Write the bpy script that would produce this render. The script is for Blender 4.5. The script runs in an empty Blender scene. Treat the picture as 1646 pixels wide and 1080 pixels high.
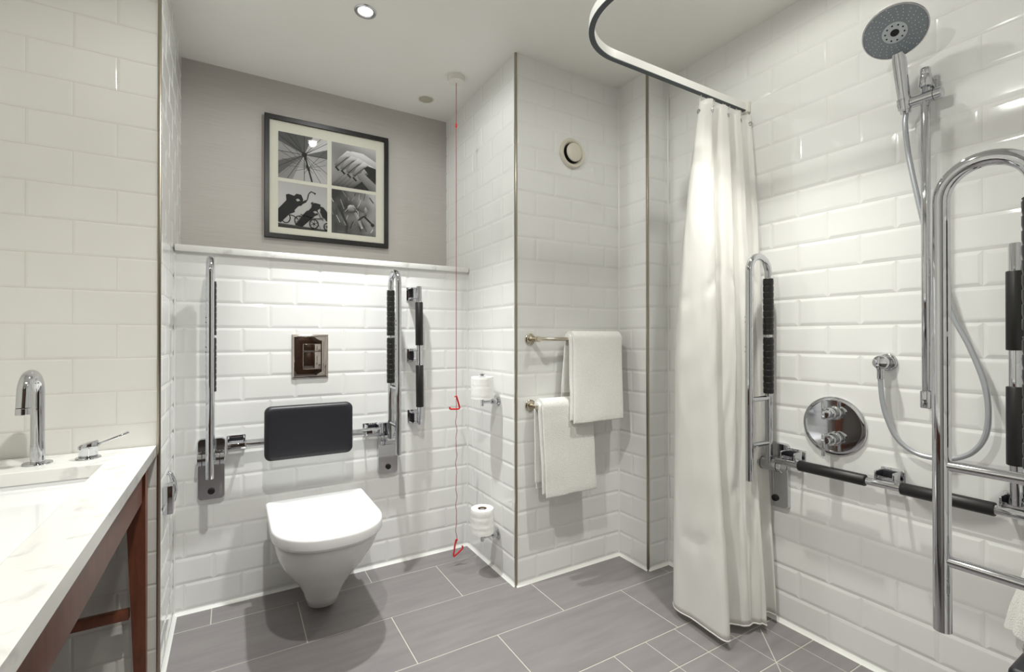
import bpy, bmesh, math, random
from mathutils import Vector, Matrix, noise
random.seed(7)
S = bpy.context.scene
COL = S.collection
PI = math.pi
V = Vector

# ------------------------------------------------------------------ materials
def mat(name):
    m = bpy.data.materials.new(name); m.use_nodes = True
    nt = m.node_tree
    return m, nt, nt.nodes['Principled BSDF']
def lin(c):
    f = lambda x: x / 12.92 if x <= .04045 else ((x + .055) / 1.055) ** 2.4
    return tuple(f(x / 255) for x in c) + (1,)
def simple(name, rgb, rough=.5, metal=0, **kw):
    m, nt, b = mat(name)
    b.inputs['Base Color'].default_value = lin(rgb)
    b.inputs['Roughness'].default_value = rough
    b.inputs['Metallic'].default_value = metal
    for k, v in kw.items(): b.inputs[k].default_value = v
    return m
def noise_mat(name, rgb1, rgb2, scale=(1, 1, 1), nscale=5, rough=.4, detail=4, lo=.35, hi=.65, bump=0, distort=0, bscale=None, **kw):
    m, nt, b = mat(name)
    tc = nt.nodes.new('ShaderNodeTexCoord'); mp = nt.nodes.new('ShaderNodeMapping')
    mp.inputs['Scale'].default_value = scale
    nt.links.new(tc.outputs['Object'], mp.inputs['Vector'])
    n = nt.nodes.new('ShaderNodeTexNoise')
    n.inputs['Scale'].default_value = nscale; n.inputs['Detail'].default_value = detail
    n.inputs['Distortion'].default_value = distort
    nt.links.new(mp.outputs['Vector'], n.inputs['Vector'])
    r = nt.nodes.new('ShaderNodeValToRGB')
    r.color_ramp.elements[0].position = lo; r.color_ramp.elements[0].color = lin(rgb1)
    r.color_ramp.elements[1].position = hi; r.color_ramp.elements[1].color = lin(rgb2)
    nt.links.new(n.outputs['Fac'], r.inputs['Fac']); nt.links.new(r.outputs['Color'], b.inputs['Base Color'])
    b.inputs['Roughness'].default_value = rough
    for k, v in kw.items(): b.inputs[k].default_value = v
    if bump:
        n2 = n
        if bscale:
            n2 = nt.nodes.new('ShaderNodeTexNoise'); n2.inputs['Scale'].default_value = bscale; n2.inputs['Detail'].default_value = 3
            nt.links.new(mp.outputs['Vector'], n2.inputs['Vector'])
        bp = nt.nodes.new('ShaderNodeBump'); bp.inputs['Strength'].default_value = bump; bp.inputs['Distance'].default_value = .004
        nt.links.new(n2.outputs['Fac'], bp.inputs['Height']); nt.links.new(bp.outputs['Normal'], b.inputs['Normal'])
    return m

M = {}
M['tile'] = noise_mat('glazed_white_tile', (240, 240, 238), (243, 243, 241), nscale=3, rough=.07, bump=.05, bscale=14)
M['grout'] = simple('pale_grout', (236, 235, 231), .8)
M['tile_warm'] = noise_mat('glazed_ivory_tile', (226, 225, 219), (230, 229, 224), nscale=3, rough=.08, bump=.05, bscale=14)
M['grout_warm'] = simple('sand_grout', (214, 210, 198), .8)
M['sealant'] = simple('white_sealant', (240, 240, 236), .35)
M['ceiling'] = noise_mat('ceiling_paint', (243, 242, 236), (245, 244, 239), nscale=4, rough=.38)
M['wallpaper'] = noise_mat('grey_wallpaper', (186, 182, 177), (196, 191, 186), scale=(3, 3, 90), nscale=2.2, rough=.6, detail=6, lo=.3, hi=.7, bump=.15)
M['floor'] = noise_mat('grey_floor_tile', (128, 123, 124), (140, 135, 135), scale=(1.2, 9, 9), nscale=3, rough=.42, detail=8, lo=.3, hi=.7, bump=.03)
M['floor_grout'] = simple('floor_grout', (196, 194, 184), .8)
M['metal_trim'] = simple('brushed_corner_trim', (170, 162, 148), .28, 1)
M['chrome'] = simple('polished_chrome', (204, 205, 209), .045, 1)
M['chrome_soft'] = simple('satin_chrome', (205, 206, 210), .16, 1)
M['nickel'] = simple('polished_nickel', (206, 198, 182), .14, 1)
M['plate'] = simple('mirror_flush_metal', (196, 186, 180), .04, 1)
M['black'] = simple('black_grip_rubber', (24, 23, 24), .42)
M['navy'] = simple('dark_pad_vinyl', (33, 32, 38), .42)
M['hole'] = simple('black_cap', (12, 12, 13), .5)
M['ceramic'] = simple('white_ceramic', (238, 238, 238), .07)
M['lid'] = simple('white_thermoset', (246, 246, 246), .14)
M['plastic'] = simple('cream_plastic', (226, 221, 206), .4)
M['white_plastic'] = simple('white_plastic', (236, 234, 226), .35)
M['disc'] = simple('beige_speaker_cover', (186, 181, 166), .6)
M['red'] = simple('red_plastic', (214, 40, 40), .35)
M['cord'] = simple('red_cord', (150, 52, 52), .7)
M['paper'] = noise_mat('tissue_paper', (244, 243, 240), (249, 248, 246), nscale=60, rough=.95)
M['card'] = simple('brown_card_tube', (120, 92, 70), .9)
M['towel'] = noise_mat('white_terry_towel', (244, 243, 238), (250, 249, 245), nscale=160, rough=.95, bump=.9, bscale=330)
M['marble'] = noise_mat('veined_quartz', (214, 212, 210), (238, 237, 233), nscale=17, rough=.16, detail=9, lo=.30, hi=.44, distort=.7)
M['wood'] = noise_mat('mahogany_wood', (92, 50, 34), (120, 68, 46), scale=(6, 6, 1.2), nscale=8, rough=.35, detail=6, lo=.3, hi=.7, distort=.4)
M['door'] = noise_mat('walnut_door_wood', (74, 52, 38), (98, 70, 50), scale=(8, 8, .8), nscale=5, rough=.4, detail=6)
M['taupe'] = simple('taupe_wall_paint', (84, 72, 64), .7)
M['frame'] = simple('black_picture_frame', (22, 20, 20), .35)
M['matboard'] = simple('ivory_mat_board', (228, 226, 211), .85)
M['head'] = simple('grey_shower_face', (132, 140, 146), .3)
M['head_light'] = simple('pale_spray_ring', (188, 194, 198), .35)
M['nozzle'] = simple('silicone_nozzle', (216, 222, 226), .5)
M['hose'] = simple('silver_shower_hose', (186, 189, 194), .3, .55)
M['rail_white'] = simple('white_enamel_rail', (240, 240, 236), .3)
M['rail_dark'] = simple('grey_rail_channel', (66, 74, 78), .4)
# curtain
m, nt, b = mat('cream_satin_curtain')
b.inputs['Base Color'].default_value = lin((249, 248, 244)); b.inputs['Roughness'].default_value = .42
tr = nt.nodes.new('ShaderNodeBsdfTranslucent'); tr.inputs['Color'].default_value = lin((250, 249, 245))
mx = nt.nodes.new('ShaderNodeMixShader'); mx.inputs['Fac'].default_value = .28
nt.links.new(b.outputs[0], mx.inputs[1]); nt.links.new(tr.outputs[0], mx.inputs[2])
nt.links.new(mx.outputs[0], nt.nodes['Material Output'].inputs['Surface'])
M['curtain'] = m
# picture glass
m, nt, b = mat('picture_glass')
tp = nt.nodes.new('ShaderNodeBsdfTransparent'); gl = nt.nodes.new('ShaderNodeBsdfGlossy'); gl.inputs['Roughness'].default_value = .02
fr = nt.nodes.new('ShaderNodeFresnel'); fr.inputs['IOR'].default_value = 1.25
mx = nt.nodes.new('ShaderNodeMixShader'); nt.links.new(fr.outputs[0], mx.inputs['Fac'])
nt.links.new(tp.outputs[0], mx.inputs[1]); nt.links.new(gl.outputs[0], mx.inputs[2])
nt.links.new(mx.outputs[0], nt.nodes['Material Output'].inputs['Surface'])
M['glass'] = m
# lamp lens
m, nt, b = mat('lit_lamp_lens')
b.inputs['Emission Color'].default_value = (1, .97, .92, 1); b.inputs['Emission Strength'].default_value = 18
M['lamp'] = m
# printed photographs: grey values stored with the print
m, nt, b = mat('photographic_print')
at = nt.nodes.new('ShaderNodeAttribute'); at.attribute_name = 'ink'
nt.links.new(at.outputs['Color'], b.inputs['Base Color']); b.inputs['Roughness'].default_value = .7
M['print'] = m

# ------------------------------------------------------------------ helpers
OFF = {}
def tag(o, label=None, cat=None, group=None, kind=None):
    if label: o['label'] = label
    if cat: o['category'] = cat
    if group: o['group'] = group
    if kind: o['kind'] = kind
    return o
def thing(name, label, cat, loc=(0, 0, 0), group=None):
    o = bpy.data.objects.new(name, None); COL.objects.link(o)
    o.empty_display_size = .05; o.location = loc; OFF[o.name] = V(loc)
    return tag(o, label, cat, group)
def finish(name, bm, mats, parent=None, smooth=35, loc=(0, 0, 0), recalc=True):
    if recalc: bmesh.ops.recalc_face_normals(bm, faces=bm.faces)
    off = OFF[parent.name] if parent else V(loc)
    bmesh.ops.translate(bm, verts=bm.verts, vec=-off)
    me = bpy.data.meshes.new(name); bm.to_mesh(me); bm.free()
    for mm in (mats if isinstance(mats, (list, tuple)) else [mats]): me.materials.append(M[mm])
    if smooth:
        me.polygons.foreach_set('use_smooth', [True] * len(me.polygons))
        me.set_sharp_from_angle(angle=math.radians(smooth))
    o = bpy.data.objects.new(name, me); COL.objects.link(o)
    OFF[o.name] = off
    if parent: o.parent = parent
    else: o.location = off
    return o
def struct(name, bm, mats, smooth=0, recalc=True, parent=None):
    o = finish(name, bm, mats, parent, smooth, recalc=recalc)
    if not parent: o['kind'] = 'structure'
    return o
def BM(): return bmesh.new()
def merge(bm, other):
    me = bpy.data.meshes.new('tmp'); other.to_mesh(me); other.free(); bm.from_mesh(me); bpy.data.meshes.remove(me); return bm
def box(lo, hi, bev=0, seg=2, bm=None, rot=None, only=None):
    t = BM(); lo = V(lo); hi = V(hi)
    bmesh.ops.create_cube(t, size=1)
    bmesh.ops.scale(t, verts=t.verts, vec=hi - lo)
    if bev:
        es = t.edges[:] if only is None else [e for e in t.edges if abs((e.verts[0].co - e.verts[1].co).normalized()['xyz'.index(only)]) > .9]
        bmesh.ops.bevel(t, geom=es, offset=bev, segments=seg, affect='EDGES', profile=.5)
    if rot: bmesh.ops.transform(t, matrix=rot, verts=t.verts)
    bmesh.ops.translate(t, verts=t.verts, vec=(lo + hi) / 2)
    return merge(bm, t) if bm is not None else t
def frames(pts):
    n = len(pts); T = []
    for i in range(n):
        a = pts[max(i - 1, 0)]; b = pts[min(i + 1, n - 1)]
        T.append((b - a).normalized())
    up = V((0, 0, 1)) if abs(T[0].z) < .9 else V((1, 0, 0))
    N = [(up - T[0] * up.dot(T[0])).normalized()]
    for i in range(1, n):
        v = N[-1] - T[i] * N[-1].dot(T[i]); N.append(v.normalized())
    return T, N
def tube(pts, r, seg=20, bm=None, caps=True, sx=1.0):
    t = bm if bm is not None else BM(); pts = [V(p) for p in pts]
    T, N = frames(pts); rr = r if isinstance(r, (list, tuple)) else [r] * len(pts); rings = []
    for p, d, nn, q in zip(pts, T, N, rr):
        bb = d.cross(nn)
        rings.append([t.verts.new(p + (nn * math.cos(2 * PI * k / seg) * sx + bb * math.sin(2 * PI * k / seg)) * q) for k in range(seg)])
    for a, b in zip(rings, rings[1:]):
        for k in range(seg): t.faces.new((a[k], a[(k + 1) % seg], b[(k + 1) % seg], b[k]))
    if caps: t.faces.new(rings[0]); t.faces.new(rings[-1])
    return t
def arc(c, a, b, ang0, ang1, n=14):
    c = V(c); a = V(a); b = V(b)
    return [c + a * math.cos(ang0 + (ang1 - ang0) * k / n) + b * math.sin(ang0 + (ang1 - ang0) * k / n) for k in range(n + 1)]
def lathe(prof, base, axis=(0, 0, 1), seg=32, bm=None, close=True):
    """prof: list of (radius, distance along axis)"""
    t = bm if bm is not None else BM(); ax = V(axis).normalized(); base = V(base)
    u = (V((0, 0, 1)) if abs(ax.z) < .9 else V((1, 0, 0))); u = (u - ax * u.dot(ax)).normalized(); w = ax.cross(u)
    rings = []
    for r, h in prof:
        if r < 1e-6: rings.append([t.verts.new(base + ax * h)])
        else: rings.append([t.verts.new(base + ax * h + (u * math.cos(2 * PI * k / seg) + w * math.sin(2 * PI * k / seg)) * r) for k in range(seg)])
    for a, b in zip(rings, rings[1:]):
        for k in range(seg):
            q = (k + 1) % seg
            if len(a) == 1 and len(b) == 1: continue
            if len(a) == 1: t.faces.new((a[0], b[q], b[k]))
            elif len(b) == 1: t.faces.new((a[k], a[q], b[0]))
            else: t.faces.new((a[k], a[q], b[q], b[k]))
    if close:
        for r in (rings[0], rings[-1]):
            if len(r) > 1: t.faces.new(r)
    return t
def cyl(p0, p1, r, seg=28, bev=.0015, bm=None):
    p0 = V(p0); p1 = V(p1); L = (p1 - p0).length; b = min(bev, r * .5, L * .4)
    return lathe([(r - b, 0), (r, b), (r, L - b), (r - b, L)], p0, p1 - p0, seg, bm)
def loft(rings, caps=True, bm=None):
    t = bm if bm is not None else BM(); vr = [[t.verts.new(p) for p in r] for r in rings]
    n = len(vr[0])
    for a, b in zip(vr, vr[1:]):
        for k in range(n): t.faces.new((a[k], a[(k + 1) % n], b[(k + 1) % n], b[k]))
    if caps: t.faces.new(vr[0]); t.faces.new(vr[-1])
    return t
def copy_tree(o, parent=None):
    c = o.copy(); COL.objects.link(c); c.parent = parent
    for ch in list(o.children): copy_tree(ch, c)
    return c
def dots(bm, centres, r, axis, h, seg=10):
    for c in centres: lathe([(r, 0), (r, h)], c, axis, seg, bm)
    return bm

# ------------------------------------------------------------------ the room
H = 2.351; XL = -.2; YV = 1.855; D1 = 2.286; D2 = 2.575; X1 = 1.076; D3 = 1.792; X2 = 1.684; D4 = 1.600; X3 = 1.824
YS = .16; XS = .90; YR = -1.15; XV = -.82; ZB = .0166; PV = .1018; PU = .2026
def tiles(name, origin, ud, vd, W, Hh, phase, mats=('tile', 'grout'), zb=ZB, pu=PU, pv=PV, g=.0022, bev=.0115, h=.0021, shift=.5, tilt=.00035, rows=None, bm=None):
    """running-bond tiling: every tile a bevelled relief on a grout bed; phase = u of a joint in even rows"""
    t = bm if bm is not None else BM(); o = V(origin); ud = V(ud); vd = V(vd); nd = ud.cross(vd)
    P = lambda u, v, w: t.verts.new(o + ud * u + vd * v + nd * w)
    f = t.faces.new((P(0, 0, 0), P(W, 0, 0), P(W, Hh, 0), P(0, Hh, 0))); f.material_index = 1
    k = -1 if zb > .002 else 0
    while zb + k * pv < Hh:
        v0 = zb + k * pv + g / 2; v1 = v0 + pv - g
        u = phase + (shift * pu if k % 2 else 0); u -= math.ceil((u) / pu) * pu
        while u < W:
            u0 = u + g / 2; u1 = u + pu - g / 2; u += pu
            cu0 = max(u0, 0); cu1 = min(u1, W); cv0 = max(v0, 0); cv1 = min(v1, Hh)
            if cu1 - cu0 < .004 or cv1 - cv0 < .004: continue
            a = 0 if u0 < 0 else 1; b = 0 if u1 > W else 1; c = 0 if v0 < 0 else 1; d = 0 if v1 > Hh else 1
            rings = []
            ta = random.uniform(-tilt, tilt); tb = random.uniform(-tilt, tilt)
            cu = (cu0 + cu1) / 2; cv = (cv0 + cv1) / 2
            for s, w in ((0, 0), (0, min(.0004, h * .5)), (.3, h * .45), (.8, h * .92), (1.1, h)):
                e = bev * s; e = min(e, (cu1 - cu0) * .45, (cv1 - cv0) * .45)
                pts = ((cu0 + e * a, cv0 + e * c), (cu1 - e * b, cv0 + e * c), (cu1 - e * b, cv1 - e * d), (cu0 + e * a, cv1 - e * d))
                z = lambda q: w + (ta * (q[0] - cu) / .1 + tb * (q[1] - cv) / .05) * (1 if w > h * .6 else 0)
                rings.append([P(q[0], q[1], z(q)) for q in pts])
            for r0, r1 in zip(rings, rings[1:]):
                for q in range(4): t.faces.new((r0[q], r0[(q + 1) % 4], r1[(q + 1) % 4], r1[q]))
            t.faces.new(rings[-1])
        k += 1
    if bm is None: return struct(name, t, mats, 0, recalc=False)
    return t

ZS = 1.437  # underside of the ledge
tiles('wall_back', (XL, D1, 0), (1, 0, 0), (0, 0, 1), X1 - XL, ZS, .0379 - XL)
tiles('wall_boxing_side', (X1, D2, 0), (0, -1, 0), (0, 0, 1), D2 - D3, H, (D2 - 1.914))
tiles('wall_boxing_front', (X1, D3, 0), (1, 0, 0), (0, 0, 1), X2 - X1, H, 1.1833 - X1)
tiles('wall_nib_side', (X2, D3, 0), (0, -1, 0), (0, 0, 1), D3 - D4, H, D3 - 1.70)
tiles('wall_nib_front', (X2, D4, 0), (1, 0, 0), (0, 0, 1), X3 - X2, H, .117)
tiles('wall_right', (X3, D4, 0), (0, -1, 0), (0, 0, 1), D4 - YS, H, D4 - .883)
tiles('wall_vanity', (XV, YV, 0), (1, 0, 0), (0, 0, 1), XL - XV, H, -.505 - XV, ('tile_warm', 'grout_warm'), zb=.0155, bev=.006, h=.0016, g=.0015)
tiles('wall_left', (XL, YV, 0), (0, 1, 0), (0, 0, 1), D2 - YV, H, .16)
tiles('wall_shower_end', (X3, YS, 0), (-1, 0, 0), (0, 0, 1), X3 - XS, H, .1)
def wall(name, lo, hi, m):
    return struct(name, box(lo, hi), m)
wall('wall_upper', (XL - .02, D2, ZS - .05), (X1 + .02, D2 + .03, H), 'wallpaper')
wall('wall_side', (XV - .03, YR, 0), (XV, YV, H), 'tile_warm')
wall('wall_rear', (XV, YR - .03, 0), (XS + .03, YR, H), 'taupe')
wall('wall_entry', (XS, YR, 0), (XS + .03, YS, H), 'taupe')
struct('ceiling', box((XV - .1, YR - .1, H), (X3 + .1, D2 + .1, H + .05)), 'ceiling')
# floor: large rectangular tiles in half bond, small square mosaic in the shower area
fb = BM()
XM, YM = .98, 1.2305
def floor_tiles(x0, x1, y0, y1, phase, zb, pu, pv, shift, g, par=0):
    t = BM()
    tiles('f', (x0, y0, 0), (1, 0, 0), (0, 1, 0), x1 - x0, y1 - y0, phase - x0, zb=zb, pu=pu, pv=pv, g=g, bev=.0012, h=.0014, shift=shift, tilt=0.00008, bm=t)
    merge(fb, t)
# joints at y = 1.5365 + .3065 k ; rows from y=.004
LT = .6085; LP = .3063
y0 = 1.2305 - 8 * LP
floor_tiles(XV, X3, YM, D1, .8430, 0.0001, LT, LP, .5, .004)
floor_tiles(XV, XM, YR, YM, .8430, YM - 8 * LP - YR, LT, LP, .5, .004)
floor_tiles(XM, X3, YS, YM, .98, (YM - YS) % .1503 - .1503, .1503, .1503, 0, .0035)
# diagonal cut to the drain fall
p0, p1 = V((1.705, 1.062, .0017)), V((1.40, .742, .0017)); d = (p1 - p0).normalized().cross(V((0, 0, 1))) * .0016
f = fb.faces.new([fb.verts.new(p) for p in (p0 + d, p0 - d, p1 - d, p1 + d)]); f.material_index = 1
f.normal_update()
if f.normal.z < 0: f.normal_flip()
struct('floor', fb, ('floor', 'floor_grout'), 0, recalc=False)
# metal corner trims and white sealant beads
def strip(name, lo, hi, m, bev=.001): struct(name, box(lo, hi, bev), m, 35)
strip('trim_1', (X1 - .0060, D3 - .0060, .002), (X1 + .004, D3 + .004, H), 'metal_trim')
strip('trim_2', (X2 - .0060, D4 - .0060, .002), (X2 + .004, D4 + .004, H), 'metal_trim')
strip('trim_3', (XL - .003, YV - .007, .002), (XL + .0062, YV + .003, H), 'metal_trim')
def bead(bm, a, b, n1, n2, s=.011):
    a = V(a); b = V(b); n1 = V(n1); n2 = V(n2)
    loft([[p, p + n1 * s, p + n1 * s * .45 + n2 * s * .45, p + n2 * s] for p in (a, b)], True, bm)
fz = V((0, 0, 1)); s5 = .0023
bb = BM(); bead(bb, (XL, D1 - s5, .001), (X1, D1 - s5, .001), (0, -1, 0), fz); struct('baseboard_back', bb, 'sealant')
bb = BM(); bead(bb, (XL + s5, YV, .001), (XL + s5, D1, .001), (1, 0, 0), fz, .013); struct('baseboard_left', bb, 'sealant')
bb = BM(); bead(bb, (X1 - s5, D1, .001), (X1 - s5, D3 - s5, .001), (-1, 0, 0), fz); struct('baseboard_boxing_side', bb, 'sealant')
bb = BM(); bead(bb, (X1 - s5, D3 - s5, .001), (X2, D3 - s5, .001), (0, -1, 0), fz); struct('baseboard_boxing_front', bb, 'sealant')
bb = BM(); bead(bb, (X2 - s5, D3, .001), (X2 - s5, D4 - s5, .001), (-1, 0, 0), fz); bead(bb, (X2 - s5, D4 - s5, .001), (X3, D4 - s5, .001), (0, -1, 0), fz); struct('baseboard_nib', bb, 'sealant')
bb = BM(); bead(bb, (X3 - s5, D4, .001), (X3 - s5, YS, .001), (-1, 0, 0), fz, .013); struct('baseboard_right', bb, 'sealant')
for i, (a, n1, n2, z0) in enumerate((((XL + s5, D1 - s5), (1, 0, 0), (0, -1, 0), 0), ((X1 - s5, D1 - s5), (-1, 0, 0), (0, -1, 0), 0), ((X2 - s5, D3 - s5), (-1, 0, 0), (0, -1, 0), 0), ((X3 - s5, D4 - s5), (-1, 0, 0), (0, -1, 0), 0))):
    bb = BM(); bead(bb, (*a, 0), (*a, H if i > 1 else ZS), n1, n2, .006); struct('trim_%d' % (4 + i), bb, 'sealant')
# door behind the camera, seen only as a reflection
dr = struct('door_1', box((.02, YR, 0), (.84, YR + .045, 2.05), .003), 'door')
hb = BM(); tube([(.1, YR + .045, 1.02), (.1, YR + .09, 1.02), (.13, YR + .1, 1.02), (.22, YR + .1, 1.02)], .009, 12, hb)
finish('door_handle', hb, 'chrome', dr)

# ------------------------------------------------------------------ ledge and picture
lb = box((XL + .005, D1 - .022, ZS), (X1 - .005, D2 - .001, ZS + .026), .002)
tag(finish('marble_ledge', lb, 'marble', None, loc=(.44, D1, ZS)), 'pale veined marble ledge capping the tiled wall behind the toilet', 'ledge')

PIC = thing('framed_picture', 'black framed picture of four black and white photographs above the ledge', 'picture', (.429, 2.572, 1.58))
def slab_ring(x0, x1, z0, z1, w, y0, y1):
    t = BM()
    o = [(x0, z0), (x1, z0), (x1, z1), (x0, z1)]; i = [(x0 + w, z0 + w), (x1 - w, z0 + w), (x1 - w, z1 - w), (x0 + w, z1 - w)]
    loft([[V((p[0], y, p[1])) for p in L] for L, y in ((o, y1), (o, y0 + .002), ([(p[0] + (.002 if p[0] == x0 else -.002), p[1] + (.002 if p[1] == z0 else -.002)) for p in o], y0), (i, y0), (i, y1))], False, t)
    a = [t.verts.new((p[0], y1, p[1])) for p in o]; b = [t.verts.new((p[0], y1, p[1])) for p in i]
    for k in range(4): t.faces.new((a[k], a[(k + 1) % 4], b[(k + 1) % 4], b[k]))
    bmesh.ops.remove_doubles(t, verts=t.verts, dist=1e-5)
    return t
FX0, FX1, FZ0, FZ1 = .131, .727, 1.579, 2.174
finish('frame', slab_ring(FX0, FX1, FZ0, FZ1, .022, 2.548, 2.572), 'frame', PIC, 20)
finish('mat_board', box((FX0 + .02, 2.560, FZ0 + .02), (FX1 - .02, 2.571, FZ1 - .02)), 'matboard', PIC, 0)
finish('glass_pane', box((FX0 + .02, 2.5545, FZ0 + .02), (FX1 - .02, 2.556, FZ1 - .02)), 'glass', PIC, 0)

class Print:
    """a flat photographic print: a grid of grey tones plus inked outlines"""
    def __init__(s, x0, z0, w, h, y=2.5595, n=40, fn=None):
        s.bm = BM(); s.L = s.bm.loops.layers.float_color.new('ink'); s.x0, s.z0, s.w, s.h, s.y = x0, z0, w, h, y; s.k = 0
        vs = [[s.bm.verts.new(s.P(i / n, j / n, 0)) for i in range(n + 1)] for j in range(n + 1)]
        for j in range(n):
            for i in range(n):
                f = s.bm.faces.new((vs[j][i], vs[j][i + 1], vs[j + 1][i + 1], vs[j + 1][i]))
                for lp, (a, b) in zip(f.loops, ((i, j), (i + 1, j), (i + 1, j + 1), (i, j + 1))): s.ink(lp, fn(a / n, b / n))
    def P(s, u, v, k): return V((s.x0 + min(max(u, 0), 1) * s.w, s.y - k * .00004, s.z0 + min(max(v, 0), 1) * s.h))
    def ink(s, lp, g):
        g = min(max(g, 0), 1); c = lin((g * 255, g * 253, g * 250)); lp[s.L] = c
    def poly(s, pts, g):
        s.k += 1; gs = g if isinstance(g, (list, tuple)) else [g] * len(pts)
        f = s.bm.faces.new([s.bm.verts.new(s.P(u, v, s.k)) for u, v in pts])
        for lp, q in zip(f.loops, gs): s.ink(lp, q)
    def line(s, pts, w, g):
        for (a, b), (c, d) in zip(pts, pts[1:]):
            L = math.hypot(c - a, d - b) or 1; nx, ny = -(d - b) / L * w / 2, (c - a) / L * w / 2
            s.poly([(a + nx, b + ny), (a - nx, b - ny), (c - nx, d - ny), (c + nx, d + ny)], g)
    def disc(s, u, v, r, g, n=18): s.poly([(u + r * math.cos(2 * PI * k / n), v + r * math.sin(2 * PI * k / n)) for k in range(n)], g)
    def ring(s, u, v, r, w, g, n=22, a0=0, a1=2 * PI, sx=1): s.line([(u + sx * r * math.cos(a0 + (a1 - a0) * k / n), v + r * math.sin(a0 + (a1 - a0) * k / n)) for k in range(n + 1)], w, g)
    def done(s):
        for f in s.bm.faces:
            f.normal_update()
            if f.normal.y > 0: f.normal_flip()
        return finish('photo_print', s.bm, 'print', PIC, 0, recalc=False)
PW = .225; PXL, PXR, PZT, PZB = .191, .437, 1.876, 1.634
# parasol seen from below
def fn(u, v):
    a = math.atan2(v - .58, u - .52)
    d = math.hypot(u - .52, v - .58)
    k = [.62, .42, .60, .74, .76, .78, .74, .70, .42, .86, .82, .40, .36, .34, .38, .64][int((a + PI) / (2 * PI) * 16) % 16]
    return k - .06 * d
p = Print(PXL, PZT, PW, PW, n=70, fn=fn)
for k in range(16):
    a = -PI + k * PI / 8; ex, ey = .52 + math.cos(a) * .95, .58 + math.sin(a) * .95
    p.line([(.52, .58), (.52 + math.cos(a) * .9, .58 + math.sin(a) * .9)], .012, .17)
    if k not in (10, 11, 12): p.line([(.60, .30), (.52 + math.cos(a) * .48, .58 + math.sin(a) * .42)], .008, .22)
p.line([(.52, .58), (.60, .30), (.68, 0)], .035, .1); p.line([(.57, .36), (.62, .24)], .05, .1); p.disc(.52, .58, .055, .12)
tag(p.done(), 'monochrome photograph of a parasol seen from underneath')
# hand in a glove over sticks
p = Print(PXR, PZT, PW, PW, n=40, fn=lambda u, v: .42 + .28 * v + .1 * math.sin(u * 3 + v * 5) - .16 * (1 - v) * u)
p.poly([(.35, 0), (1, 0), (1, .6), (.75, .48), (.5, .3)], [.1, .14, .16, .12, .08])
for i in range(5):
    x = .02 + i * .12; p.poly([(-.05 + i * .1, .02 + .0 * i), (.06 + i * .1, -.02), (.38 + i * .08, .34 - i * .03), (.30 + i * .08, .42 - i * .03)], [.35, .2, .5, .68])
for i in range(5):
    b = .56 - i * .055; x = .06 + i * .13
    p.poly([(x, b - .08), (x + .06, b - .13), (x + .34, b + .17), (x + .62, b + .16), (x + .62, b + .28), (x + .28, b + .29), (x + .1, b + .1)], [.42, .3, .62, .8, .92, .96, .7])
    p.line([(x + .04, b - .11), (x + .28, b + .13), (x + .5, b + .15)], .016, .2)
p.poly([(.3, .78), (.45, .86), (.7, .85), (1, .7), (1, .55), (.6, .72)], [.8, .95, .93, .86, .7, .82])
p.poly([(.55, .32), (.68, .42), (1, .16), (1, 0), (.85, 0)], [.5, .66, .6, .5, .35]); p.poly([(.72, .5), (.8, .58), (1, .54), (1, .22)], .13)
for i in range(4): p.line([(.08 + i * .13, .44 - i * .06), (.16 + i * .13, .36 - i * .06)], .04, .08)
tag(p.done(), 'monochrome photograph of a hand resting on rods')
# golf trolleys in silhouette
p = Print(PXL, PZB, PW, PW, n=24, fn=lambda u, v: .80 - .12 * abs(v - .6) - .05 * u)
g = .10
p.poly([(0, .06), (1, .02), (1, 0), (0, 0)], .2); p.poly([(0, .09), (1, .04), (1, .02), (0, .06)], .3)
p.poly([(0, .12), (.05, .10), (.22, .30), (.33, .36), (.32, .48), (.02, .42), (0, .40)], g)
p.poly([(.02, .42), (.32, .40), (.42, .52), (.44, .66), (.28, .72), (.16, .60)], g)
p.poly([(.16, .60), (.15, .72), (.20, .745), (.31, .72), (.34, .60)], g)
p.poly([(.30, .70), (.36, .77), (.46, .76), (.50, .66), (.47, .52), (.40, .50), (.32, .58)], g); p.poly([(.35, .645), (.40, .665), (.44, .63), (.38, .60)], .74)
p.line([(.44, .56), (.58, .66), (.61, .80), (.66, .86), (.74, .83)], .024, g); p.disc(.74, .825, .02, g); p.line([(.40, .52), (.56, .64)], .05, g)
p.ring(.15, .22, .115, .022, g, sx=.75); p.line([(.1, .3), (.3, .28), (.4, .21)], .018, g); p.line([(.02, .3), (.15, .22)], .014, g)
p.poly([(.33, .08), (.48, .05), (.60, .18), (.72, .30), (.70, .40), (.58, .43), (.52, .36)], g)
p.poly([(.58, .40), (.66, .50), (.80, .46), (.80, .36), (.70, .30)], g); p.poly([(.66, .48), (.68, .60), (.74, .62), (.86, .60), (.84, .50), (.76, .44)], g)
p.poly([(.84, .56), (.92, .54), (1, .44), (1, .22), (.93, .30), (.86, .40)], g); p.line([(.66, .58), (.7, .63), (.66, .6)], .02, g)
p.poly([(.70, .42), (.76, .44), (.80, .40), (.74, .38)], .7)
for u, v, r in ((.42, .18, .105), (.72, .145, .10), (1.0, .11, .08)):
    p.ring(u, v, r, .022, g, sx=.9); p.disc(u, v, .022, g)
    for k in range(3): a = .4 + k * PI / 3; p.line([(u - .09 * math.cos(a), v - r * .9 * math.sin(a)), (u + .09 * math.cos(a), v + r * .9 * math.sin(a))], .008, g)
p.line([(.44, .32), (.60, .30), (.72, .26), (.9, .28)], .018, g); p.line([(.80, .42), (.86, .30), (.92, .24)], .012, g); p.line([(.84, .44), (.92, .28)], .012, g); p.line([(.78, .2), (.86, .05)], .01, .25)
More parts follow.
